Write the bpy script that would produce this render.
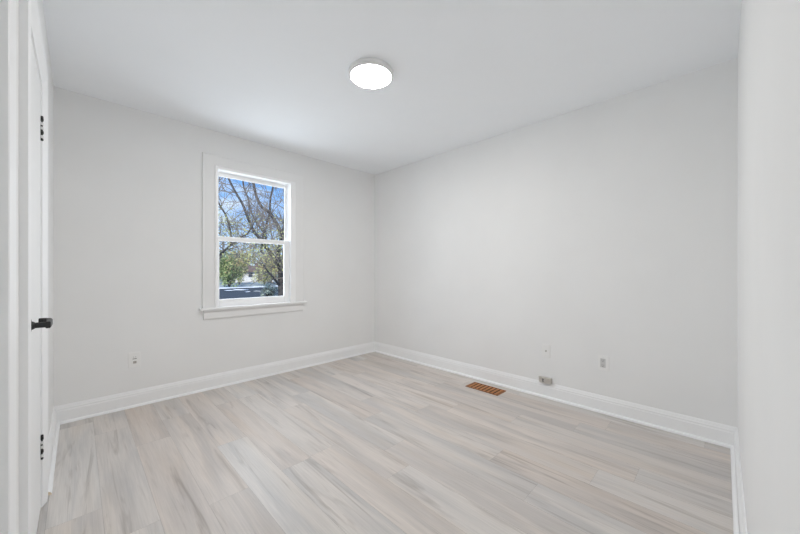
import bpy, bmesh, math, random
from mathutils import Vector, Matrix

scene = bpy.context.scene
for o in list(bpy.data.objects):
    bpy.data.objects.remove(o, do_unlink=True)
COL = scene.collection

# ------------------------------------------------------------------ room measurements (metres)
XL, XR = -0.123, 2.911          # left wall (closet door) / right wall
YF, YB = -0.066, 3.405          # front wall (beside the camera) / back wall (window)
H = 2.44
WT = 0.16                       # wall thickness
EYE = 1.1086
F_PX = 322.3

# ------------------------------------------------------------------ camera
cam_d = bpy.data.cameras.new('camera')
cam_d.sensor_width = 36.0
cam_d.lens = F_PX / 800 * 36.0
cam_d.shift_y = (271.0 - 267.0) / 800
cam_d.clip_start = 0.01
cam_d.clip_end = 500
cam = bpy.data.objects.new('camera', cam_d)
COL.objects.link(cam)
cam.location = (0, 0, EYE)
cam.rotation_euler = (math.radians(90), 0, -math.radians(44.98))
scene.camera = cam

# ------------------------------------------------------------------ world, sun, exposure
SKY = 1.35
LAMP = 90.0
DAY = 25.0
w = bpy.data.worlds.new('sky')
scene.world = w
w.use_nodes = True
nt = w.node_tree
nt.nodes.clear()
def N(tree, kind, **kw):
    n = tree.nodes.new(kind)
    for k, v in kw.items():
        setattr(n, k, v)
    return n
wo = N(nt, 'ShaderNodeOutputWorld')
bg = N(nt, 'ShaderNodeBackground')
tc = N(nt, 'ShaderNodeTexCoord')
sep = N(nt, 'ShaderNodeSeparateXYZ')
grad = N(nt, 'ShaderNodeValToRGB')
grad.color_ramp.elements[0].position = 0.0
grad.color_ramp.elements[0].color = (0.58, 0.72, 0.92, 1)
grad.color_ramp.elements[1].position = 0.24
grad.color_ramp.elements[1].color = (0.17, 0.38, 0.80, 1)
mp = N(nt, 'ShaderNodeMapping')
mp.inputs['Scale'].default_value = (3.0, 3.0, 9.0)
cl = N(nt, 'ShaderNodeTexNoise')
cl.inputs['Scale'].default_value = 1.6
cl.inputs['Detail'].default_value = 6
cr = N(nt, 'ShaderNodeValToRGB')
cr.color_ramp.elements[0].position = 0.53
cr.color_ramp.elements[0].color = (0, 0, 0, 1)
cr.color_ramp.elements[1].position = 0.72
cr.color_ramp.elements[1].color = (0.8, 0.8, 0.8, 1)
mixw = N(nt, 'ShaderNodeMixRGB')
mixw.inputs[2].default_value = (0.80, 0.86, 0.95, 1)
L = nt.links.new
L(tc.outputs['Generated'], sep.inputs[0])
L(sep.outputs['Z'], grad.inputs[0])
L(tc.outputs['Generated'], mp.inputs[0])
L(mp.outputs[0], cl.inputs['Vector'])
L(cl.outputs['Fac'], cr.inputs[0])
L(cr.outputs[0], mixw.inputs[0])
L(grad.outputs[0], mixw.inputs[1])
L(mixw.outputs[0], bg.inputs['Color'])
bg.inputs['Strength'].default_value = SKY
L(bg.outputs[0], wo.inputs[0])

sun_d = bpy.data.lights.new('sun', 'SUN')
sun_d.energy = 4.0
sun_d.angle = math.radians(0.6)
sun_d.color = (1.0, 0.94, 0.85)
sun = bpy.data.objects.new('sun', sun_d)
COL.objects.link(sun)
sun.location = (-4, -6, 12)
sun.rotation_euler = Vector((-0.45, -0.75, 0.62)).to_track_quat('Z', 'Y').to_euler()

# daylight that falls in through the window
day_d = bpy.data.lights.new('window_daylight', 'AREA')
day_d.shape = 'RECTANGLE'
day_d.size, day_d.size_y = 1.1, 1.6
day_d.energy = DAY
day_d.color = (0.90, 0.95, 1.0)
day = bpy.data.objects.new('window_daylight', day_d)
COL.objects.link(day)
day.location = (1.322, YB + WT + 0.25, 1.43)
day.rotation_euler = (math.radians(-90), 0, 0)

scene.view_settings.view_transform = 'Standard'
scene.view_settings.look = 'None'
scene.view_settings.exposure = 0.02
scene.view_settings.gamma = 1.0
scene.view_settings.use_curve_mapping = False
scene.cycles.max_bounces = 20
scene.cycles.diffuse_bounces = 14
scene.cycles.transparent_max_bounces = 24
scene.cycles.sample_clamp_indirect = 4.0

# ------------------------------------------------------------------ materials
def srgb(r, g, b):
    f = lambda c: (c / 255 / 12.92) if c / 255 <= 0.04045 else ((c / 255 + 0.055) / 1.055) ** 2.4
    return (f(r), f(g), f(b), 1)

def principled(name, col, rough=0.5, metal=0.0, noise=0.0, nscale=30.0, bump=0.0, spec=0.5):
    m = bpy.data.materials.new(name)
    m.use_nodes = True
    t = m.node_tree
    p = t.nodes['Principled BSDF']
    p.inputs['Base Color'].default_value = col
    p.inputs['Roughness'].default_value = rough
    p.inputs['Metallic'].default_value = metal
    p.inputs['Specular IOR Level'].default_value = spec
    c = N(t, 'ShaderNodeTexCoord')
    nz = N(t, 'ShaderNodeTexNoise')
    nz.inputs['Scale'].default_value = nscale
    nz.inputs['Detail'].default_value = 4
    t.links.new(c.outputs['Object'], nz.inputs['Vector'])
    if noise:
        r = N(t, 'ShaderNodeValToRGB')
        r.color_ramp.elements[0].position = 0.3
        r.color_ramp.elements[1].position = 0.7
        a = [max(0, x * (1 - noise)) for x in col[:3]] + [1]
        b = [min(1, x * (1 + noise)) for x in col[:3]] + [1]
        r.color_ramp.elements[0].color = a
        r.color_ramp.elements[1].color = b
        t.links.new(nz.outputs['Fac'], r.inputs[0])
        t.links.new(r.outputs[0], p.inputs['Base Color'])
    if bump:
        bp = N(t, 'ShaderNodeBump')
        bp.inputs['Strength'].default_value = bump
        bp.inputs['Distance'].default_value = 0.002
        t.links.new(nz.outputs['Fac'], bp.inputs['Height'])
        t.links.new(bp.outputs[0], p.inputs['Normal'])
    return m

M = {}
M['wall'] = principled('wall_paint', (0.855, 0.858, 0.855, 1), 0.65, noise=0.012, nscale=2.5, bump=0.05, spec=0.3)
M['ceiling'] = principled('ceiling_paint', (0.925, 0.945, 0.97, 1), 0.8, noise=0.01, nscale=3, spec=0.2)
M['trim'] = principled('trim_paint', (0.91, 0.915, 0.92, 1), 0.5, noise=0.008, nscale=8)
M['casing'] = principled('window_casing_paint', (0.855, 0.857, 0.855, 1), 0.45, noise=0.008, nscale=8)
M['door'] = principled('door_paint', (0.88, 0.885, 0.885, 1), 0.4, noise=0.008, nscale=6)
M['vinyl'] = principled('window_vinyl', (0.95, 0.955, 0.96, 1), 0.3, noise=0.005)
M['plate'] = principled('plate_plastic', (0.875, 0.875, 0.865, 1), 0.35, noise=0.005)
M['insert'] = principled('insert_shaded_plastic', (0.62, 0.62, 0.61, 1), 0.4, noise=0.01)  # grey tone carries the shade on the duplex receptacle
M['slot'] = principled('slot_dark', (0.09, 0.085, 0.08, 1), 0.6, noise=0.05)
M['jackgrey'] = principled('jack_grey_plastic', (0.42, 0.40, 0.37, 1), 0.45, noise=0.02)
M['jack_beige'] = principled('box_grey_beige_plastic', (0.52, 0.49, 0.45, 1), 0.45, noise=0.02)
M['black'] = principled('black_metal', (0.010, 0.010, 0.011, 1), 0.45, noise=0.1)
M['steel'] = principled('hinge_painted', (0.75, 0.75, 0.74, 1), 0.4, noise=0.02)
M['rawwood'] = principled('raw_cut_wood', srgb(246, 230, 205), 0.7, noise=0.08, nscale=200)
M['gap'] = principled('dark_gap', (0.22, 0.20, 0.18, 1), 0.9, noise=0.1)
M['vent'] = principled('vent_wood', srgb(176, 112, 52), 0.45, noise=0.25, nscale=40)
M['ventframe'] = principled('vent_frame_wood', srgb(142, 90, 48), 0.5, noise=0.25, nscale=40)
M['ventdark'] = principled('vent_duct', (0.03, 0.018, 0.01, 1), 0.8, noise=0.1)
M['lampbody'] = principled('lamp_body', (0.80, 0.80, 0.79, 1), 0.4, noise=0.005)

def emission(name, col, s):
    m = bpy.data.materials.new(name)
    m.use_nodes = True
    t = m.node_tree
    t.nodes.clear()
    e = N(t, 'ShaderNodeEmission')
    e.inputs[0].default_value = col
    e.inputs[1].default_value = s
    o = N(t, 'ShaderNodeOutputMaterial')
    t.links.new(e.outputs[0], o.inputs[0])
    return m
M['lamp'] = emission('lamp_diffuser', (1.0, 0.965, 0.93, 1), LAMP)

def glass():
    m = bpy.data.materials.new('window_glass')
    m.use_nodes = True
    t = m.node_tree
    t.nodes.clear()
    a = N(t, 'ShaderNodeBsdfTransparent')
    a.inputs[0].default_value = (0.96, 0.975, 0.97, 1)
    g = N(t, 'ShaderNodeBsdfGlossy')
    g.inputs['Roughness'].default_value = 0.02
    fr = N(t, 'ShaderNodeFresnel')
    fr.inputs[0].default_value = 1.03
    mx = N(t, 'ShaderNodeMixShader')
    o = N(t, 'ShaderNodeOutputMaterial')
    t.links.new(fr.outputs[0], mx.inputs[0])
    t.links.new(a.outputs[0], mx.inputs[1])
    t.links.new(g.outputs[0], mx.inputs[2])
    t.links.new(mx.outputs[0], o.inputs[0])
    return m
M['glass'] = glass()

def plank_material():
    m = bpy.data.materials.new('vinyl_plank')
    m.use_nodes = True
    t = m.node_tree
    p = t.nodes['Principled BSDF']
    lk = t.links.new
    c = N(t, 'ShaderNodeTexCoord')
    at = N(t, 'ShaderNodeAttribute', attribute_name='plank')
    sv = N(t, 'ShaderNodeSeparateColor')
    lk(at.outputs['Color'], sv.inputs[0])
    # shift the grain from plank to plank
    off = N(t, 'ShaderNodeVectorMath', operation='SCALE')
    off.inputs['Scale'].default_value = 37.0
    lk(at.outputs['Color'], off.inputs[0])
    add = N(t, 'ShaderNodeVectorMath', operation='ADD')
    lk(c.outputs['Object'], add.inputs[0])
    lk(off.outputs[0], add.inputs[1])
    def stretched(sx, sy, detail, dist=0.0, rough=0.55):
        mpn = N(t, 'ShaderNodeMapping')
        mpn.inputs['Scale'].default_value = (sx, sy, 1)
        nz = N(t, 'ShaderNodeTexNoise')
        nz.inputs['Scale'].default_value = 1.0
        nz.inputs['Detail'].default_value = detail
        nz.inputs['Distortion'].default_value = dist
        nz.inputs['Roughness'].default_value = rough
        lk(add.outputs[0], mpn.inputs[0])
        lk(mpn.outputs[0], nz.inputs['Vector'])
        return nz
    def ramp(src, p0, c0, p1, c1):
        r = N(t, 'ShaderNodeValToRGB')
        r.color_ramp.elements[0].position = p0
        r.color_ramp.elements[0].color = c0
        r.color_ramp.elements[1].position = p1
        r.color_ramp.elements[1].color = c1
        lk(src, r.inputs[0])
        return r
    def mix(kind, fac, a, b):
        x = N(t, 'ShaderNodeMixRGB', blend_type=kind)
        if isinstance(fac, float):
            x.inputs[0].default_value = fac
        else:
            lk(fac, x.inputs[0])
        for i, s in ((1, a), (2, b)):
            if isinstance(s, tuple):
                x.inputs[i].default_value = s
            else:
                lk(s, x.inputs[i])
        return x.outputs[0]
    base = ramp(sv.outputs[0], 0.0, PLANK_A, 1.0, PLANK_B).outputs[0]
    tint = ramp(sv.outputs[1], 0.0, PLANK_C, 1.0, PLANK_D).outputs[0]
    col = mix('MIX', 0.5, base, tint)
    # cool grey cloudy bands running along the board
    bands = ramp(stretched(8, 0.8, 3, 0.6).outputs['Fac'], 0.42, (0, 0, 0, 1), 0.62, (1, 1, 1, 1)).outputs[0]
    col = mix('MIX', bands, col, mix('MULTIPLY', 1.0, col, (0.83, 0.845, 0.865, 1)))
    # warm bands
    warm = ramp(stretched(7, 0.7, 2, 0.3).outputs['Fac'], 0.5, (0, 0, 0, 1), 0.75, (1, 1, 1, 1)).outputs[0]
    col = mix('MIX', warm, col, mix('MULTIPLY', 1.0, col, (0.985, 0.945, 0.90, 1)))
    # dark smoky streaks
    st = ramp(stretched(20, 1.1, 4, 1.2, 0.6).outputs['Fac'], 0.55, (0, 0, 0, 1), 0.72, (1, 1, 1, 1)).outputs[0]
    col = mix('MIX', st, col, mix('MULTIPLY', 1.0, col, (0.70, 0.675, 0.655, 1)))
    # fine grain
    fg = ramp(stretched(190, 5, 3, 0.2).outputs['Fac'], 0.35, (0.93, 0.93, 0.93, 1), 0.65, (1.03, 1.03, 1.03, 1)).outputs[0]
    col = mix('MULTIPLY', 1.0, col, fg)
    lk(col, p.inputs['Base Color'])
    p.inputs['Roughness'].default_value = 0.40
    p.inputs['Specular IOR Level'].default_value = 0.30
    bp = N(t, 'ShaderNodeBump')
    bp.inputs['Strength'].default_value = 0.08
    bp.inputs['Distance'].default_value = 0.001
    lk(fg, bp.inputs['Height'])
    lk(bp.outputs[0], p.inputs['Normal'])
    return m
PLANK_A, PLANK_B = (0.61, 0.55, 0.505, 1), (0.71, 0.665, 0.625, 1)
PLANK_C, PLANK_D = (0.665, 0.65, 0.63, 1), (0.645, 0.573, 0.52, 1)
M['plank'] = plank_material()

# ------------------------------------------------------------------ mesh helpers
def link(name, bm, mats, parent=None, smooth=False, bevel=0.0, segs=2):
    bmesh.ops.recalc_face_normals(bm, faces=bm.faces)
    me = bpy.data.meshes.new(name)
    bm.to_mesh(me)
    bm.free()
    for m in (mats if isinstance(mats, (list, tuple)) else [mats]):
        me.materials.append(m)
    if smooth:
        for p in me.polygons:
            p.use_smooth = True
    o = bpy.data.objects.new(name, me)
    COL.objects.link(o)
    if parent:
        o.parent = parent
    if bevel:
        b = o.modifiers.new('bevel', 'BEVEL')
        b.width = bevel
        b.segments = segs
        b.limit_method = 'ANGLE'
        b.angle_limit = math.radians(40)
    return o

def tag(o, label=None, cat=None, group=None, kind=None):
    if label: o['label'] = label
    if cat: o['category'] = cat
    if group: o['group'] = group
    if kind: o['kind'] = kind
    return o

def empty(name, loc=(0, 0, 0), rz=0.0):
    o = bpy.data.objects.new(name, None)
    COL.objects.link(o)
    o.location = loc
    o.rotation_euler = (0, 0, rz)
    o.empty_display_size = 0.05
    return o

def box(bm, x0, x1, y0, y1, z0, z1, mi=0):
    v = [bm.verts.new((x, y, z)) for z in (z0, z1) for x, y in ((x0, y0), (x1, y0), (x1, y1), (x0, y1))]
    fs = []
    for idx in ((3, 2, 1, 0), (4, 5, 6, 7), (0, 1, 5, 4), (1, 2, 6, 5), (2, 3, 7, 6), (3, 0, 4, 7)):
        f = bm.faces.new([v[i] for i in idx])
        f.material_index = mi
        fs.append(f)
    return fs

def loft(bm, rings, closed_ring=True, caps=True, mi=0, cap_mi=None):
    vs = [[bm.verts.new(p) for p in r] for r in rings]
    n = len(rings[0])
    for a, b in zip(vs, vs[1:]):
        for i in range(n if closed_ring else n - 1):
            f = bm.faces.new((a[i], a[(i + 1) % n], b[(i + 1) % n], b[i]))
            f.material_index = mi
    if caps:
        for r in (vs[0], vs[-1]):
            f = bm.faces.new(r)
            f.material_index = mi if cap_mi is None else cap_mi
    return vs

def cyl(bm, p0, p1, r0, r1=None, n=16, mi=0, caps=True):
    r1 = r0 if r1 is None else r1
    p0, p1 = Vector(p0), Vector(p1)
    d = (p1 - p0).normalized()
    u = d.orthogonal().normalized()
    v = d.cross(u)
    rings = []
    for p, r in ((p0, r0), (p1, r1)):
        rings.append([p + (u * math.cos(a) + v * math.sin(a)) * r for a in (2 * math.pi * i / n for i in range(n))])
    loft(bm, rings, mi=mi, caps=caps)

def lathe(bm, prof, cx, cy, n=64, mi=0):
    rings = []
    for r, z in prof:
        rings.append([(cx + r * math.cos(2 * math.pi * i / n), cy + r * math.sin(2 * math.pi * i / n), z) for i in range(n)])
    loft(bm, rings, mi=mi)

# ------------------------------------------------------------------ room shell
# floor: individual boards, 18 cm wide, 1.22 m long, running towards the window wall
rnd = random.Random(7)
PW, PL, G = 0.18, 1.22, 0.0003
joints = {0: 2.05, 1: 2.99, 2: 2.62, 3: 1.716, 4: 2.255, 5: 2.95, 6: 1.746, 7: 1.265, 8: 1.476, 9: 1.9, 10: 0.962, 11: 0.49, 12: 1.55, 13: 1.1, 14: 0.734, 15: 1.8, 16: 1.3}
bm = bmesh.new()
lay = bm.faces.layers.float_vector.new('plank')
box(bm, XL - 0.3, XR + 0.02, YF - 0.02, YB + 0.02, -0.06, -0.0012, 1)
k = 0
while True:
    x0 = 0.08 + (k - 2) * PW
    if x0 > XR:
        break
    x1 = x0 + PW
    j = joints.get(k - 1, 1.0 + rnd.random())
    y = j
    while y > YF:
        y -= PL
    while y < YB:
        a, b = max(y, YF - 0.01), min(y + PL, YB + 0.01)
        xa, xb = max(x0, XL - 0.25), min(x1, XR + 0.01)
        if b - a > 0.005 and xb - xa > 0.005:
            f = bm.faces.new([bm.verts.new(p) for p in ((xa + G, a + G, 0), (xb - G, a + G, 0), (xb - G, b - G, 0), (xa + G, b - G, 0))])
            f[lay] = (rnd.random(), rnd.random(), rnd.random())
        y += PL
    k += 1
me_floor = link('floor', bm, [M['plank'], M['gap']])
tag(me_floor, 'pale grey beige wood look plank flooring covering the whole room', 'floor', kind='structure')

# ceiling
bm = bmesh.new()
box(bm, XL - WT, XR + WT, YF - WT, YB + WT, H, H + 0.12)
tag(link('ceiling', bm, M['ceiling']), 'smooth flat white painted ceiling over the empty room', 'ceiling', kind='structure')

# window opening and door openings
WX0, WX1, WZ0, WZ1 = 0.916, 1.728, 0.752, 2.105
C0, C1, CZ = 1.555, 2.245, 1.985          # closet door opening along the left wall
E0, E1, EZ = 0.30, 1.072, 2.03             # room entry door opening along the left wall

def wall_with_holes(axis, a0, a1, d0, d1, holes):
    """boxes around rectangular holes; axis 'x' runs along x with thickness in y"""
    bm = bmesh.new()
    def b(s0, s1, z0, z1):
        if s1 - s0 < 1e-4 or z1 - z0 < 1e-4: return
        if axis == 'x': box(bm, s0, s1, d0, d1, z0, z1)
        else: box(bm, d0, d1, s0, s1, z0, z1)
    s = a0
    for h0, h1, z0, z1 in sorted(holes):
        b(s, h0, -0.06, H)
        b(h0, h1, -0.06, z0)
        b(h0, h1, z1, H)
        s = h1
    b(s, a1, -0.06, H)
    return bm
tag(link('wall_back', wall_with_holes('x', XL - WT, XR + WT, YB, YB + WT, [(WX0, WX1, WZ0, WZ1)]), M['wall']),
    'white painted wall with the single window in it', 'wall', kind='structure')
tag(link('wall_right', wall_with_holes('y', YF - WT, YB, XR, XR + WT, []), M['wall']),
    'blank white painted wall above the brown floor vent', 'wall', kind='structure')
tag(link('wall_left', wall_with_holes('y', YF - WT, YB, XL - WT, XL, [(C0, C1, -0.06, CZ), (E0, E1, -0.06, EZ)]), M['wall']),
    'narrow sliver of white wall around the black handled door', 'wall', kind='structure')
tag(link('wall_front', wall_with_holes('x', XL, XR, YF - WT, YF, []), M['wall']),
    'white painted wall at the extreme right edge, seen at a grazing angle', 'wall', kind='structure')

# ------------------------------------------------------------------ baseboards
BB = [(0, 0), (0.016, 0), (0.016, 0.092), (0.0135, 0.097), (0.0135, 0.109), (0.0105, 0.113), (0.0085, 0.121), (0.006, 0.127), (0.005, 0.131), (0, 0.131)]
SHOE = [(0.016, 0.0)] + [(0.016 + 0.016 * math.cos(a), 0.0005 + 0.018 * math.sin(a)) for a in (math.pi / 2 * i / 6 for i in range(7))]
def run(bm, prof, wall, s0, s1, m0, m1, gap0=0.0, gap1=0.0, mi=0, cap=None):
    """sweep a profile (depth, height) along a wall; m = 1 mitres that end into an inner corner"""
    rings = []
    for s, m, sg, g in ((s0, m0, 1, gap0), (s1, m1, -1, gap1)):
        ring = []
        for d, z in prof:
            t = s + sg * m * d
            d += g
            if wall == 'back': ring.append((t, YB - d, z))
            elif wall == 'front': ring.append((t, YF + d, z))
            elif wall == 'right': ring.append((XR - d, t, z))
            else: ring.append((XL + d, t, z))
        rings.append(ring)
    loft(bm, rings, mi=mi, cap_mi=cap)
def baseboard(side, segs, label, gaps=(0.0, 0.0)):
    bm = bmesh.new(); bs = bmesh.new()
    for s0, s1, m0, m1 in segs:
        run(bm, BB, side, s0, s1, m0, m1)
        run(bs, SHOE, side, s0, s1, m0, m1, gaps[0], gaps[1], cap=1 if side == 'left' else 0)
    o = link('baseboard_' + side, bm, M['trim'])
    tag(o, label, 'baseboard', kind='structure')
    link('shoe_molding', bs, [M['trim'], M['rawwood']], o)
baseboard('back', [(XL, XR, 1, 1)], 'white moulded baseboard below the window')
baseboard('right', [(YF, YB, 1, 1)], 'long white moulded baseboard behind the floor vent')
baseboard('front', [(XL, XR, 1, 1)], 'white baseboard with open shoe gap at the right picture edge', (0.004, 0.0))
baseboard('left', [(2.352, YB, 0, 1), (1.185, 1.462, 0, 0), (YF, 0.19, 1, 0)], 'short white baseboard between the door casing and the corner')

# ------------------------------------------------------------------ doors in the left wall
def casing_u(bm, a0, a1, zt, zb, prof, plane):
    """U-shaped door casing; prof = (offset from opening edge, depth); plane(a, z, d) -> point"""
    rings = [[plane(a0 - o, zb, d) for o, d in prof], [plane(a0 - o, zt + o, d) for o, d in prof],
             [plane(a1 + o, zt + o, d) for o, d in prof], [plane(a1 + o, zb, d) for o, d in prof]]
    loft(bm, rings)
left_plane = lambda a, z, d: (XL + d, a, z)
DC = [(0.0, 0.0), (0.0, 0.006), (0.012, 0.009), (0.040, 0.020), (0.094, 0.020), (0.098, 0.018), (0.098, 0.0)]

def jamb(bm, a0, a1, zt, depth):
    t = 0.018
    box(bm, XL - depth, XL, a0, a0 + t, 0.0, zt)
    box(bm, XL - depth, XL, a1 - t, a1, 0.0, zt)
    box(bm, XL - depth, XL, a0 + t, a1 - t, zt - t, zt)
    # stops
    box(bm, XL - depth + 0.02, XL - 0.046, a0 + t, a0 + t + 0.012, 0.0, zt - t)
    box(bm, XL - depth + 0.02, XL - 0.046, a1 - t - 0.012, a1 - t, 0.0, zt - t)
    box(bm, XL - depth + 0.02, XL - 0.046, a0 + t + 0.012, a1 - t - 0.012, zt - t - 0.012, zt - t)

def lever_handle(parent, y, z, sgn, x):
    """rose, neck and lever; the blade runs towards +y * sgn and hooks back to the door"""
    bm = bmesh.new()
    cyl(bm, (x, y, z), (x + 0.008, y, z), 0.027, n=32)
    cyl(bm, (x + 0.008, y, z), (x + 0.011, y, z), 0.027, 0.022, n=32)
    cyl(bm, (x + 0.010, y, z), (x + 0.020, y, z), 0.016, 0.0105, n=20)
    cyl(bm, (x + 0.019, y, z), (x + 0.050, y, z), 0.0095, n=20)
    # blade with a returned tip
    path = [(x + 0.050, y - sgn * 0.014), (x + 0.051, y + sgn * 0.030), (x + 0.051, y + sgn * 0.082), (x + 0.047, y + sgn * 0.104),
            (x + 0.036, y + sgn * 0.116), (x + 0.022, y + sgn * 0.119)]
    rings = []
    for i, (px, py) in enumerate(path):
        a = Vector(path[max(i - 1, 0)]); b = Vector(path[min(i + 1, len(path) - 1)])
        t = (b - a).normalized(); n = Vector((-t.y, t.x))
        hw = 0.0065; hh = 0.0115
        ring = []
        for u, v in ((-1, -0.7), (-0.7, -1), (0.7, -1), (1, -0.7), (1, 0.7), (0.7, 1), (-0.7, 1), (-1, 0.7)):
            ring.append((px + n.x * hw * u, py + n.y * hw * u, z + hh * v))
        rings.append(ring)
    loft(bm, rings)
    o = link('door_handle', bm, M['black'], parent, bevel=0.0008)
    tag(o, 'black lever handle')

# closet door (door_1): slab, jamb, casing, two hinges, lever
d1 = empty('door_1', (0, 0, 0))
tag(d1, 'white slab door with black lever and black hinges at the left picture edge', 'door', kind='structure')
bm = bmesh.new()
box(bm, XL - 0.034, XL + 0.001, C0 + 0.021, C1 - 0.0205, 0.012, CZ - 0.0215)
link('leaf', bm, M['door'], d1, bevel=0.0015)
bm = bmesh.new(); jamb(bm, C0, C1, CZ, WT); link('jamb', bm, M['trim'], d1)
bm = bmesh.new(); box(bm, XL - WT - 0.02, XL - WT - 0.004, C0 - 0.05, C1 + 0.05, -0.06, CZ + 0.05); link('backing', bm, M['door'], d1)
bm = bmesh.new(); casing_u(bm, C0 + 0.006, C1 - 0.006, CZ - 0.006, 0.009, DC, left_plane); link('casing', bm, M['trim'], d1)
for zc in (1.768, 0.294):
    bm = bmesh.new()
    yk = C1 - 0.0195
    for i in range(5):
        z0 = zc - 0.05 + i * 0.02
        cyl(bm, (XL + 0.0055, yk, z0 + 0.0045), (XL + 0.0055, yk, z0 + 0.0175), 0.0055, n=14, mi=(0 if i in (1, 4) else 1))
    box(bm, XL - 0.002, XL + 0.0035, yk - 0.004, yk + 0.0005, zc - 0.048, zc + 0.02, 0)
    cyl(bm, (XL + 0.0055, yk, zc - 0.056), (XL + 0.0055, yk, zc + 0.056), 0.0030, n=10, mi=0)
    cyl(bm, (XL + 0.0055, yk, zc + 0.050), (XL + 0.0055, yk, zc + 0.057), 0.0055, 0.004, n=10, mi=0)
    cyl(bm, (XL + 0.0055, yk, zc - 0.057), (XL + 0.0055, yk, zc - 0.050), 0.004, 0.0055, n=10, mi=0)
    tag(link('hinge', bm, [M['black'], M['steel']], d1), 'black door hinge with paint spattered knuckles')
lever_handle(d1, C0 + 0.021 + 0.062, 0.925, 1, XL + 0.001)

# entry door (door_2): only its far jamb and casing reach into the picture
d2 = empty('door_2', (0, 0, 0))
tag(d2, 'white door frame beside the camera, cropped by the left picture edge', 'door', kind='structure')
bm = bmesh.new(); jamb(bm, E0, E1, EZ, WT); link('jamb', bm, M['trim'], d2)
bm = bmesh.new(); casing_u(bm, E0, E1, EZ, 0.004, [(0.0, 0.0), (0.0, 0.018), (0.003, 0.020), (0.105, 0.020), (0.108, 0.018), (0.108, 0.0)], left_plane); link('casing', bm, M['trim'], d2)
bm = bmesh.new(); box(bm, XL - WT - 0.02, XL - WT + 0.016, E0 + 0.02, E1 - 0.02, 0.01, EZ - 0.02); link('leaf', bm, M['door'], d2)

# ------------------------------------------------------------------ window
w1 = empty('window_1', (0, 0, 0))
tag(w1, 'white double hung sash window looking out on bare trees', 'window', kind='structure')
back_plane = lambda a, z, d: (a, YB - d, z)
STOOL = 0.765
WC = [(0.0, 0.0), (0.0, 0.019), (0.088, 0.019), (0.096, 0.022), (0.101, 0.020), (0.101, 0.0)]
bm = bmesh.new(); casing_u(bm, WX0 - 0.002, WX1 + 0.002, WZ1 + 0.002, STOOL, WC, back_plane); link('casing', bm, M['casing'], w1, bevel=0.001)
# vinyl frame: face ring slightly proud of the casing, deep jamb behind it
FW, FWR = 0.022, 0.060
def frame_ring(bm, x0, x1, z0, z1, fx, fzb, fzt, y0, y1, fxr=None):
    fxr = fx if fxr is None else fxr
    box(bm, x0, x0 + fx, y0, y1, z0, z1)
    box(bm, x1 - fxr, x1, y0, y1, z0, z1)
    box(bm, x0 + fx, x1 - fxr, y0, y1, z1 - fzt, z1)
    box(bm, x0 + fx, x1 - fxr, y0, y1, z0, z0 + fzb)
bm = bmesh.new()
frame_ring(bm, WX0, WX1, STOOL - 0.012, WZ1, FW, 0.014, 0.030, YB - 0.024, YB + 0.125, FWR)
link('window_frame', bm, M['vinyl'], w1, bevel=0.003)
IX0, IX1 = WX0 + FW, WX1 - FWR
IZ0, IZ1 = STOOL + 0.002, WZ1 - 0.030
def sash(name, x0, x1, z0, z1, st, sr, rb, rt, y0, y1):
    bm = bmesh.new()
    frame_ring(bm, x0, x1, z0, z1, st, rb, rt, y0, y1, sr)
    o = link(name, bm, M['vinyl'], w1, bevel=0.004)
    bm = bmesh.new()
    yc = (y0 + y1) / 2
    box(bm, x0 + st - 0.004, x1 - sr + 0.004, yc - 0.002, yc + 0.002, z0 + rb - 0.004, z1 - rt + 0.004)
    link('pane', bm, M['glass'], o)
    return o
sash('upper_sash', IX0 + 0.002, IX1 - 0.002, 1.408, IZ1 - 0.001, 0.027, 0.030, 0.040, 0.042, YB + 0.058, YB + 0.072)
sash('lower_sash', IX0 + 0.002, IX1 - 0.002, IZ0, 1.444, 0.024, 0.054, 0.068, 0.044, YB + 0.020, YB + 0.042)
# inside stool with horns and apron below
bm = bmesh.new()
box(bm, 0.786, 1.858, YB - 0.048, YB, 0.742, STOOL)
box(bm, WX0 + 0.001, WX1 - 0.001, YB, YB + 0.019, 0.753, STOOL)
link('window_sill', bm, M['casing'], w1, bevel=0.006, segs=3)
AP = [(0.0, 0.742), (0.030, 0.742), (0.030, 0.734), (0.022, 0.726), (0.018, 0.715), (0.018, 0.668), (0.014, 0.656), (0.0, 0.652)]
bm = bmesh.new()
loft(bm, [[(0.822, YB - d, z) for d, z in AP], [(1.822, YB - d, z) for d, z in AP]])
link('apron', bm, M['casing'], w1, bevel=0.001)
# outside sill
bm = bmesh.new()
box(bm, WX0 - 0.05, WX1 + 0.05, YB + WT + 0.001, YB + WT + 0.06, 0.70, 0.75)
link('outer_sill', bm, M['vinyl'], w1)

# ------------------------------------------------------------------ ceiling light
LX, LY = 1.387, 1.661
cl_ = empty('ceiling_light', (LX, LY, H))
tag(cl_, 'round white flush mounted ceiling light, switched on', 'lamp')
bm = bmesh.new()
lathe(bm, [(0.143, 0.0), (0.148, -0.003), (0.1485, -0.028), (0.145, -0.0345), (0.1355, -0.0365), (0.1340, -0.034), (0.1340, -0.004)], 0, 0)
link('housing', bm, M['lampbody'], cl_, smooth=False)
bm = bmesh.new()
lathe(bm, [(0.1330, -0.032), (0.1325, -0.0350), (0.127, -0.0365), (0.10, -0.0372), (0.05, -0.0378), (0.002, -0.0379)], 0, 0)
link('diffuser', bm, M['lamp'], cl_, smooth=True)

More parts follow.
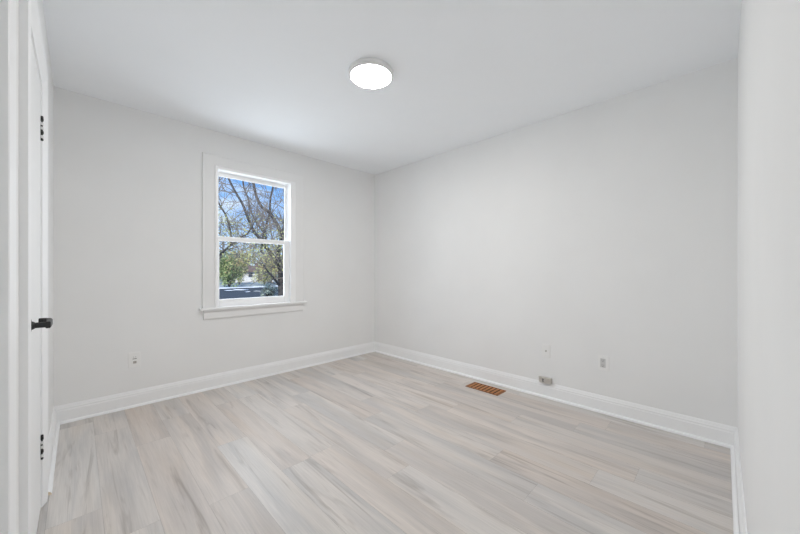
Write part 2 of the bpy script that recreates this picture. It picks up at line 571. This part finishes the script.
# ------------------------------------------------------------------ wall plates, phone box, floor vent
def rrect(bm, cx, cz, w_, h_, y0, y1, r=0.004, mi=0, n=4):
    pts = []
    for sx, sz, a0 in ((1, 1, 0), (-1, 1, 90), (-1, -1, 180), (1, -1, 270)):
        for i in range(n + 1):
            a = math.radians(a0 + 90 * i / n)
            pts.append((cx + sx * (w_ / 2 - r) + r * math.cos(a), cz + sz * (h_ / 2 - r) + r * math.sin(a)))
    loft(bm, [[(x, y0, z) for x, z in pts], [(x, y1, z) for x, z in pts]], mi=mi)

# each plate is built in local axes: face towards -y, wall at y = 0
def plate(root, w_, h_):
    bm = bmesh.new()
    rrect(bm, 0, 0, w_, h_, 0.0, -0.004, 0.005)
    rrect(bm, 0, 0, w_ - 0.006, h_ - 0.006, -0.004, -0.0062, 0.004)
    link('cover_plate', bm, M['plate'], root, bevel=0.0008)

def screw(root, x, z, y=-0.0062):
    bm = bmesh.new()
    cyl(bm, (x, y, z), (x, y - 0.0012, z), 0.0032, 0.0026, n=14)
    box(bm, x - 0.0022, x + 0.0022, y - 0.0014, y - 0.0011, z - 0.0004, z + 0.0004, 1)
    link('screw', bm, [M['plate'], M['slot']], root)

# 1) plate left of the window, with a slit and a grey jack
r1 = empty('outlet', (0.327, YB, 0.381))
tag(r1, 'white wall outlet plate with dark centre, on the wall below left of the window', 'outlet')
plate(r1, 0.078, 0.125)
bm = bmesh.new(); rrect(bm, 0.002, 0.022, 0.034, 0.030, -0.0062, -0.0085, 0.006); up = link('receptacle', bm, M['plate'], r1)
bm = bmesh.new()
box(bm, -0.012, 0.014, -0.0090, -0.0084, 0.008, 0.0125)
box(bm, -0.006, -0.004, -0.0090, -0.0084, 0.020, 0.028)
box(bm, 0.007, 0.009, -0.0090, -0.0084, 0.020, 0.028)
link('slot', bm, M['slot'], up)
bm = bmesh.new(); rrect(bm, 0.002, -0.022, 0.034, 0.032, -0.0062, -0.0085, 0.006); lo = link('receptacle', bm, M['plate'], r1)
bm = bmesh.new(); rrect(bm, 0.002, -0.018, 0.022, 0.020, -0.0085, -0.0105, 0.003)
tag(link('jack', bm, M['jackgrey'], lo), 'grey square jack')
screw(r1, 0.002, 0.0005)

# 2) coax style plate with a single small centre socket, on the right wall
r2 = empty('wall_plate', (XR, 1.095, 0.407), -math.pi / 2)
tag(r2, 'white blank wall plate with one tiny centre socket, above the grey box', 'wall plate')
plate(r2, 0.068, 0.118)
bm = bmesh.new()
cyl(bm, (0, -0.0062, 0), (0, -0.010, 0), 0.0075, 0.007, n=6)
cyl(bm, (0, -0.010, 0), (0, -0.017, 0), 0.0045, n=16)
tag(link('socket', bm, M['jackgrey'], r2), 'small dark round socket')
screw(r2, 0, 0.042); screw(r2, 0, -0.042)

# 3) duplex outlet nearer the right end of the wall
r3 = empty('outlet', (XR, 0.657, 0.389), -math.pi / 2)
tag(r3, 'white duplex outlet with its insert toned grey for shade, rightmost plate on the long blank wall', 'outlet')
plate(r3, 0.073, 0.118)
bm = bmesh.new(); rrect(bm, -0.004, 0.0, 0.036, 0.070, -0.0062, -0.0080, 0.003); ins = link('receptacle', bm, M['insert'], r3)  # receptacle shade is painted in through the grey insert colour
bm = bmesh.new()
for dz in (0.019, -0.019):
    box(bm, -0.011, -0.009, -0.0084, -0.0079, dz - 0.001, dz + 0.008)
    box(bm, 0.001, 0.003, -0.0084, -0.0079, dz - 0.001, dz + 0.008)
    cyl(bm, (-0.004, -0.0079, dz - 0.008), (-0.004, -0.0084, dz - 0.008), 0.003, n=10)
link('slot', bm, M['slot'], ins)
screw(r3, -0.004, 0.046); screw(r3, -0.004, -0.046)

# 4) small grey surface box sitting on the baseboard
r4 = empty('phone_jack_box', (XR, 1.098, 0.131), -math.pi / 2)
tag(r4, 'small grey beige surface jack box with two dark holes on the baseboard edge', 'jack box')
bm = bmesh.new()
W2, D_, H_ = 0.053, 0.036, 0.047
prof = [(-W2, 0.0), (W2, 0.0), (W2, -D_), (-W2 + 0.016, -D_), (-W2, -D_ + 0.012)]
loft(bm, [[(x, y, 0.0) for x, y in prof], [(x, y, H_) for x, y in prof]])
link('housing', bm, M['jack_beige'], r4, bevel=0.003)
for zc in (0.016, 0.031):
    bm = bmesh.new()
    rrect(bm, -0.012, zc, 0.015, 0.0105, -D_ - 0.0006, -D_ + 0.002, 0.002)
    tag(link('socket_hole', bm, M['slot'], r4), 'dark socket hole')
bm = bmesh.new(); box(bm, 0.006, 0.0065, -D_ - 0.0004, -D_ + 0.001, 0.003, H_ - 0.003)
link('cover_seam', bm, M['jackgrey'], r4)

# 5) wooden floor register
VX0, VX1, VY0, VY1 = 2.632, 2.797, 1.410, 1.747
vt = empty('floor_vent', ((VX0 + VX1) / 2, (VY0 + VY1) / 2, 0.0))
tag(vt, 'orange brown slatted floor vent by the baseboard', 'floor vent')
hx, hy = (VX1 - VX0) / 2, (VY1 - VY0) / 2
bm = bmesh.new()
fb = 0.014
box(bm, -hx, hx, -hy, -hy + fb, 0.0004, 0.005); box(bm, -hx, hx, hy - fb, hy, 0.0004, 0.005)
box(bm, -hx, -hx + fb, -hy + fb, hy - fb, 0.0004, 0.005); box(bm, hx - fb, hx, -hy + fb, hy - fb, 0.0004, 0.005)
link('frame', bm, M['ventframe'], vt, bevel=0.0012)
bm = bmesh.new(); box(bm, -hx + fb, hx - fb, -hy + fb, hy - fb, 0.0003, 0.0008)
link('duct_opening', bm, M['ventdark'], vt)
ns = 8
for i in range(ns):
    yc = -hy + fb + (i + 0.5) * (2 * hy - 2 * fb) / ns
    bm = bmesh.new(); box(bm, -hx + fb, hx - fb, yc - 0.0125, yc + 0.0125, 0.0010, 0.0046)
    link('slat', bm, M['vent'], vt, bevel=0.0012)

# ------------------------------------------------------------------ outdoors
M['bark'] = principled('bark', (0.075, 0.066, 0.064, 1), 0.9, noise=0.45, nscale=9)
M['bark_pale'] = principled('bark_pale', (0.26, 0.235, 0.21, 1), 0.9, noise=0.35, nscale=9)
M['twig'] = principled('twig_bark', (0.24, 0.205, 0.18, 1), 0.9, noise=0.3, nscale=12)
M['leaf_y'] = principled('leaf_yellow_green', (0.46, 0.46, 0.20, 1), 0.7, noise=0.35, nscale=2.5)
M['leaf_o'] = principled('leaf_ochre', (0.48, 0.37, 0.19, 1), 0.7, noise=0.35, nscale=2.5)
M['leaf_g'] = principled('leaf_green', (0.30, 0.36, 0.16, 1), 0.7, noise=0.4, nscale=1.6)
M['leaf_pale'] = principled('leaf_pale_green', (0.42, 0.48, 0.40, 1), 0.7, noise=0.4, nscale=3)
M['lawn'] = principled('frosty_lawn', (0.40, 0.41, 0.39, 1), 0.95, noise=0.35, nscale=0.8)
M['asphalt'] = principled('asphalt', (0.055, 0.058, 0.065, 1), 0.9, noise=0.25, nscale=1.5)
M['snow'] = principled('snow', (0.72, 0.75, 0.80, 1), 0.8, noise=0.15, nscale=2)
M['siding'] = principled('white_siding', (0.72, 0.70, 0.69, 1), 0.7, noise=0.06, nscale=3)
M['shingle'] = principled('brown_shingle', (0.20, 0.13, 0.11, 1), 0.9, noise=0.3, nscale=5)
M['hglass'] = principled('house_glass', (0.05, 0.06, 0.08, 1), 0.15, noise=0.1)
GZ = -1.2
bm = bmesh.new(); box(bm, -40, 90, YB + WT + 0.02, 130, GZ - 0.5, GZ)
tag(link('ground', bm, M['lawn']), 'grey green winter lawn outside the window', 'ground', kind='structure')
bm = bmesh.new(); box(bm, -40, 90, 22.0, 46.0, GZ + 0.002, GZ + 0.03)
tag(link('street', bm, M['asphalt']), 'dark grey street along the bottom of the window view', 'street', kind='structure')
def snow_ridge(x0, x1, y0, width, height, seed, label):
    rs = random.Random(seed)
    n = int((x1 - x0) / 0.5)
    rings = []
    for i in range(n + 1):
        x = x0 + (x1 - x0) * i / n
        a = y0 + rs.uniform(-.3, .2); b = y0 + width + rs.uniform(-.4, .7)
        h = height * (0.55 + rs.random() * 0.9) * min(1, i / 3 + .2, (n - i) / 3 + .2)
        rings.append([(x, a, GZ + .02), (x, a + width * .25, GZ + .03 + h), (x, b - width * .3, GZ + .03 + h * .8), (x, b, GZ + .02)])
    bm = bmesh.new()
    loft(bm, rings)
    tag(link('snowbank', bm, M['snow'], smooth=True), label, 'snowbank')
snow_ridge(-10, 40, 45.6, 0.9, 0.12, 3, 'pale strip of snow along the far side of the street')
snow_ridge(12.2, 14.6, 40.5, 0.7, 0.14, 8, 'short snow heap in the street, left one of the two')
snow_ridge(12.9, 15.3, 36.5, 0.6, 0.10, 9, 'short snow heap in the street, right one of the two')

def tube(bm, pts, radii, n=6, mi=0):
    pts = [Vector(p) for p in pts]
    rings = []
    u = None
    for i, p in enumerate(pts):
        d = (pts[min(i + 1, len(pts) - 1)] - pts[max(i - 1, 0)]).normalized()
        if u is None: u = d.orthogonal().normalized()
        u = (u - d * u.dot(d)).normalized()
        v = d.cross(u)
        rings.append([p + (u * math.cos(2 * math.pi * k / n) + v * math.sin(2 * math.pi * k / n)) * radii[i] for k in range(n)])
    loft(bm, rings, mi=mi)

def smooth_path(pts, per=4):
    P = [Vector(p) for p in pts]
    out = []
    for i in range(len(P) - 1):
        p0 = P[max(i - 1, 0)]; p1 = P[i]; p2 = P[i + 1]; p3 = P[min(i + 2, len(P) - 1)]
        for k in range(per):
            t = k / per
            out.append(0.5 * ((2 * p1) + (p2 - p0) * t + (2 * p0 - 5 * p1 + 4 * p2 - p3) * t * t + (3 * p1 - p0 - 3 * p2 + p3) * t ** 3))
    out.append(P[-1])
    return out

def grow(bm, rg, p, d, length, r, depth, tips):
    n = 4
    pts = [p]; dd = d.copy()
    for i in range(n):
        dd = (dd + Vector((rg.uniform(-1, 1), rg.uniform(-1, 1), rg.uniform(-.6, .9))) * 0.22).normalized()
        pts.append(pts[-1] + dd * length / n)
    tube(bm, pts, [r * (1 - 0.6 * i / n) for i in range(n + 1)], n=4)
    tips.append(pts[-1])
    if depth <= 0: return
    for k in range(rg.choice((2, 3, 3))):
        i = rg.randint(1, n)
        ax = Vector((rg.uniform(-1, 1), rg.uniform(-1, 1), rg.uniform(-.5, 1))).normalized()
        nd = (dd + ax * rg.uniform(0.6, 1.1)).normalized()
        grow(bm, rg, pts[i], nd, length * rg.uniform(.5, .75), r * 0.55, depth - 1, tips)

def leaf_quads(bm, rg, centre, size, mi=0):
    c = Vector(centre)
    a = Vector((rg.uniform(-1, 1), rg.uniform(-1, 1), rg.uniform(-1, 1))).normalized()
    b = a.orthogonal().normalized() * size * 0.32
    a = a * size * 0.5
    f = bm.faces.new([bm.verts.new(c - a), bm.verts.new(c + b), bm.verts.new(c + a), bm.verts.new(c - b)])
    f.material_index = mi

def tree(name, label, Y, limbs, seed, mats, twig_n, twig_len, depth=2, leaves=0, leaf_mat=None, leaf_size=0.1, leaf_band=None, group=None):
    """limbs: list of (points (x, z, dy), r0, r1); the first is the trunk"""
    rg = random.Random(seed)
    base = limbs[0][0][0]
    root = empty(name, (base[0], Y, GZ))
    tag(root, label, 'tree', group)
    O = Vector((base[0], Y, GZ))
    alltips = []
    paths = []
    for li, (pts, r0, r1) in enumerate(limbs):
        P = smooth_path([Vector((x, Y + dy, z)) - O for x, z, dy in pts])
        R = [r0 + (r1 - r0) * i / (len(P) - 1) for i in range(len(P))]
        bm = bmesh.new()
        tube(bm, P, [q * 0.72 for q in R], n=9)
        link('trunk' if li == 0 else 'limb', bm, mats[0], root, smooth=True)
        paths.append((P, R))
    bm = bmesh.new()
    for i in range(twig_n):
        P, R = paths[rg.randrange(len(paths))] if len(paths) > 1 else paths[0]
        k = rg.randrange(int(len(P) * 0.25), len(P))
        d = Vector((rg.uniform(-1, 1), rg.uniform(-1, 1), rg.uniform(-.35, 1))).normalized()
        grow(bm, rg, P[k], d, twig_len * rg.uniform(.6, 1.3), min(R[k] * 0.42, 0.021), depth, alltips)
    link('twigs', bm, mats[1], root)
    if leaves:
        bm = bmesh.new()
        zs = [t for t in alltips if (leaf_band is None or leaf_band[0] < t.z + GZ < leaf_band[1])]
        for i in range(leaves):
            t = rg.choice(zs)
            leaf_quads(bm, rg, t + Vector((rg.gauss(0, .14), rg.gauss(0, .14), rg.gauss(0, .12))), leaf_size * rg.uniform(.6, 1.3))
        link('leaves', bm, leaf_mat, root)
    return root

tree('bare_tree', 'thick dark trunked bare tree at the right edge of the window view', 12.0, [
    ([(5.57, GZ, 0), (5.55, 0.0, 0), (5.53, 0.7, 0), (5.50, 1.25, 0), (5.42, 1.65, .05), (5.54, 2.1, .15), (5.78, 2.7, .3), (5.95, 3.6, .5)], 0.20, 0.08),
    ([(5.43, 1.30, 0), (5.17, 1.66, -.1), (4.87, 1.98, -.2), (4.62, 2.24, -.3), (4.37, 2.52, -.35), (4.15, 2.97, -.4), (4.02, 3.41, -.3), (3.76, 3.92, -.2), (3.62, 4.4, 0), (3.5, 5.0, .2)], 0.10, 0.035),
    ([(4.87, 1.96, -.2), (4.93, 2.42, 0), (4.76, 2.8, .2), (4.51, 3.32, .3), (4.46, 3.75, .4), (4.34, 4.2, .5), (4.26, 5.0, .6)], 0.06, 0.03),
    ([(5.46, 0.55, 0), (5.15, 0.85, -.2), (4.85, 1.10, -.4), (4.62, 1.38, -.5)], 0.07, 0.02),
], 11, (M['bark'], M['twig']), 105, 0.85, 2, 1100, M['leaf_y'], 0.075, (1.0, 2.6))
tree('bare_tree', 'tall forked bare tree in the upper right of the window view', 17.5, [
    ([(8.75, GZ, 0), (8.7, 0.01, 0), (8.47, 2.3, 0), (8.05, 3.29, 0), (7.71, 3.88, 0), (7.43, 4.28, 0), (7.0, 4.6, .1), (6.73, 5.31, .2), (6.58, 6.44, .3), (6.48, 7.52, .4)], 0.19, 0.07),
    ([(7.43, 4.28, 0), (7.37, 4.98, -.2), (7.49, 5.82, -.3), (7.55, 6.93, -.4), (7.6, 7.87, -.5)], 0.08, 0.035),
    ([(7.16, 2.15, .5), (7.16, 2.9, .3), (7.27, 3.61, .1), (7.43, 4.28, 0)], 0.08, 0.09),
    ([(8.05, 3.29, 0), (8.52, 4.02, .2), (8.75, 5.18, .3), (8.87, 6.35, .4)], 0.07, 0.025),
], 5, (M['bark'], M['twig']), 72, 1.0, 2)
tree('bare_tree', 'slender bare tree at the left of the window view', 8.0, [
    ([(2.09, GZ, 0.0), (2.1, 0.48, 0.0), (2.18, 1.31, 0.0), (2.37, 1.58, 0.0), (2.5, 1.79, 0.0), (2.43, 2.32, 0.06), (2.28, 2.64, 0.12), (2.24, 2.93, 0.17), (2.3, 3.39, 0.23)], 0.043, 0.017),
    ([(2.37, 1.58, 0.0), (2.6, 1.83, -0.12), (2.83, 2.03, -0.17), (2.98, 2.36, -0.23)], 0.025, 0.012),
    ([(2.18, 1.31, 0.0), (2.06, 1.73, 0.12), (2.07, 2.19, 0.17), (2.0, 2.88, 0.23)], 0.025, 0.012),
], 23, (M['bark'], M['twig']), 100, 0.56, 2, 1300, M['leaf_y'], 0.046, (0.9, 2.4))
tree('leafy_tree', 'ochre leaved tree reaching over the middle of the window view', 21.5, [
    ([(10.4, GZ, 0), (10.3, 0.5, 0), (10.1, 1.6, 0), (9.7, 2.5, 0), (9.3, 3.6, .2), (9.2, 4.8, .3)], 0.14, 0.05),
    ([(9.7, 2.5, 0), (8.8, 2.9, -.2), (8.0, 2.75, -.3), (7.3, 2.4, -.4), (6.8, 1.9, -.4)], 0.06, 0.015),
    ([(9.0, 2.85, -.1), (8.4, 2.3, .2), (7.9, 1.7, .3), (7.6, 1.2, .3)], 0.04, 0.012),
], 31, (M['bark_pale'], M['twig']), 60, 0.9, 2, 1500, M['leaf_o'], 0.12, (0.5, 3.2))

def shrub(name, label, loc, size, mat, seed, n, leaf):
    rg = random.Random(seed)
    root = empty(name, loc)
    tag(root, label, 'bush')
    bm = bmesh.new()
    tips = []
    for i in range(14):
        a = rg.uniform(0, 2 * math.pi)
        d = Vector((math.cos(a) * .5, math.sin(a) * .5, 1)).normalized()
        grow(bm, rg, Vector((0, 0, 0)), d, size[2] * rg.uniform(.5, .8), 0.03, 2, tips)
    link('stems', bm, M['bark'], root)
    bm = bmesh.new()
    lobes = [(Vector((rg.uniform(-.6, .6) * size[0], rg.uniform(-.6, .6) * size[1], rg.uniform(.25, .85) * size[2])), rg.uniform(.25, .45)) for _ in range(16)]
    for i in range(n):
        c, s = rg.choice(lobes)
        v = Vector((rg.gauss(0, 1), rg.gauss(0, 1), rg.gauss(0, 1)))
        v = v.normalized() * rg.uniform(.6, 1.05) * s
        p = c + Vector((v.x * size[0], v.y * size[1], v.z * size[2] * .8))
        if p.z < 0.02: p.z = rg.uniform(.02, .4)
        leaf_quads(bm, rg, p, leaf * rg.uniform(.6, 1.4))
    link('foliage', bm, mat, root)
    return root
shrub('shrub', 'yellow green leafy bush at the lower left of the window view', (15.2, 49.5, GZ), (2.2, 1.4, 4.6), M['leaf_g'], 2, 2600, 0.24)
shrub('shrub', 'dark green bush partly hidden behind the yellow green one', (17.0, 62.0, GZ), (2.4, 1.4, 5.2), M['leaf_g'], 12, 2400, 0.24)
shrub('shrub', 'tall yellowish bush left of the far house', (19.2, 57.5, GZ), (2.4, 1.4, 5.6), M['leaf_y'], 3, 2400, 0.26)
shrub('shrub', 'low olive bush in front of the far house', (22.0, 54.0, GZ), (2.2, 1.4, 2.6), M['leaf_y'], 4, 1200, 0.22)
shrub('shrub', 'pale frosted bush beside the dark tree trunk', (10.2, 24.0, GZ), (.7, .6, 1.3), M['leaf_pale'], 5, 900, 0.11)
shrub('shrub', 'reddish brown bush to the right of the far house', (24.6, 58.0, GZ), (2.2, 1.4, 5.4), M['leaf_o'], 6, 2300, 0.26)
# dense background row of trees far behind the house
for i, (x, y, s, m) in enumerate(((22.0, 80, 6.6, 'leaf_g'), (30.0, 86, 7.4, 'leaf_y'), (40.0, 90, 7.0, 'leaf_g'))):
    shrub('distant_tree', ['green tree far behind the left end of the house', 'yellowish tree rising right behind the house',
          'green tree far off beyond the right end of the house'][i], (x, y, GZ), (4.4, 2.4, s), M[m], 40 + i, 1800, 0.42)

# far house with white walls, brown gable roof, windows and door
hs = empty('house', (26.5, 70.0, GZ))
tag(hs, 'small white house with brown roof across the street', 'house')
bm = bmesh.new(); box(bm, -4, 4, 0, 6, 0, 2.2); link('walls', bm, M['siding'], hs)
bm = bmesh.new()
loft(bm, [[(x, -.5, 2.12), (x, 3.0, 3.3), (x, 6.5, 2.12), (x, 6.5, 2.27), (x, 3.0, 3.5), (x, -.5, 2.27)] for x in (-4.4, 4.4)])
link('roof', bm, M['shingle'], hs)
bm = bmesh.new()
loft(bm, [[(x, 0.02, 2.1), (x, 3.0, 3.2), (x, 5.98, 2.1)] for x in (-3.98, 3.98)]); link('gable', bm, M['siding'], hs)
for x in (-2.9, -0.9, 2.6):
    bm = bmesh.new(); box(bm, x - .5, x + .5, -.06, .0, .95, 2.05); wn = link('window', bm, M['siding'], hs)
    bm = bmesh.new(); box(bm, x - .42, x + .42, -.08, -.05, 1.03, 1.97); link('pane', bm, M['hglass'], wn)
bm = bmesh.new(); box(bm, .6, 1.5, -.06, .0, .1, 2.1); link('door', bm, M['shingle'], hs)
bm = bmesh.new(); box(bm, 1.6, 2.2, 3.6, 4.2, 2.6, 4.1); link('chimney', bm, M['shingle'], hs)
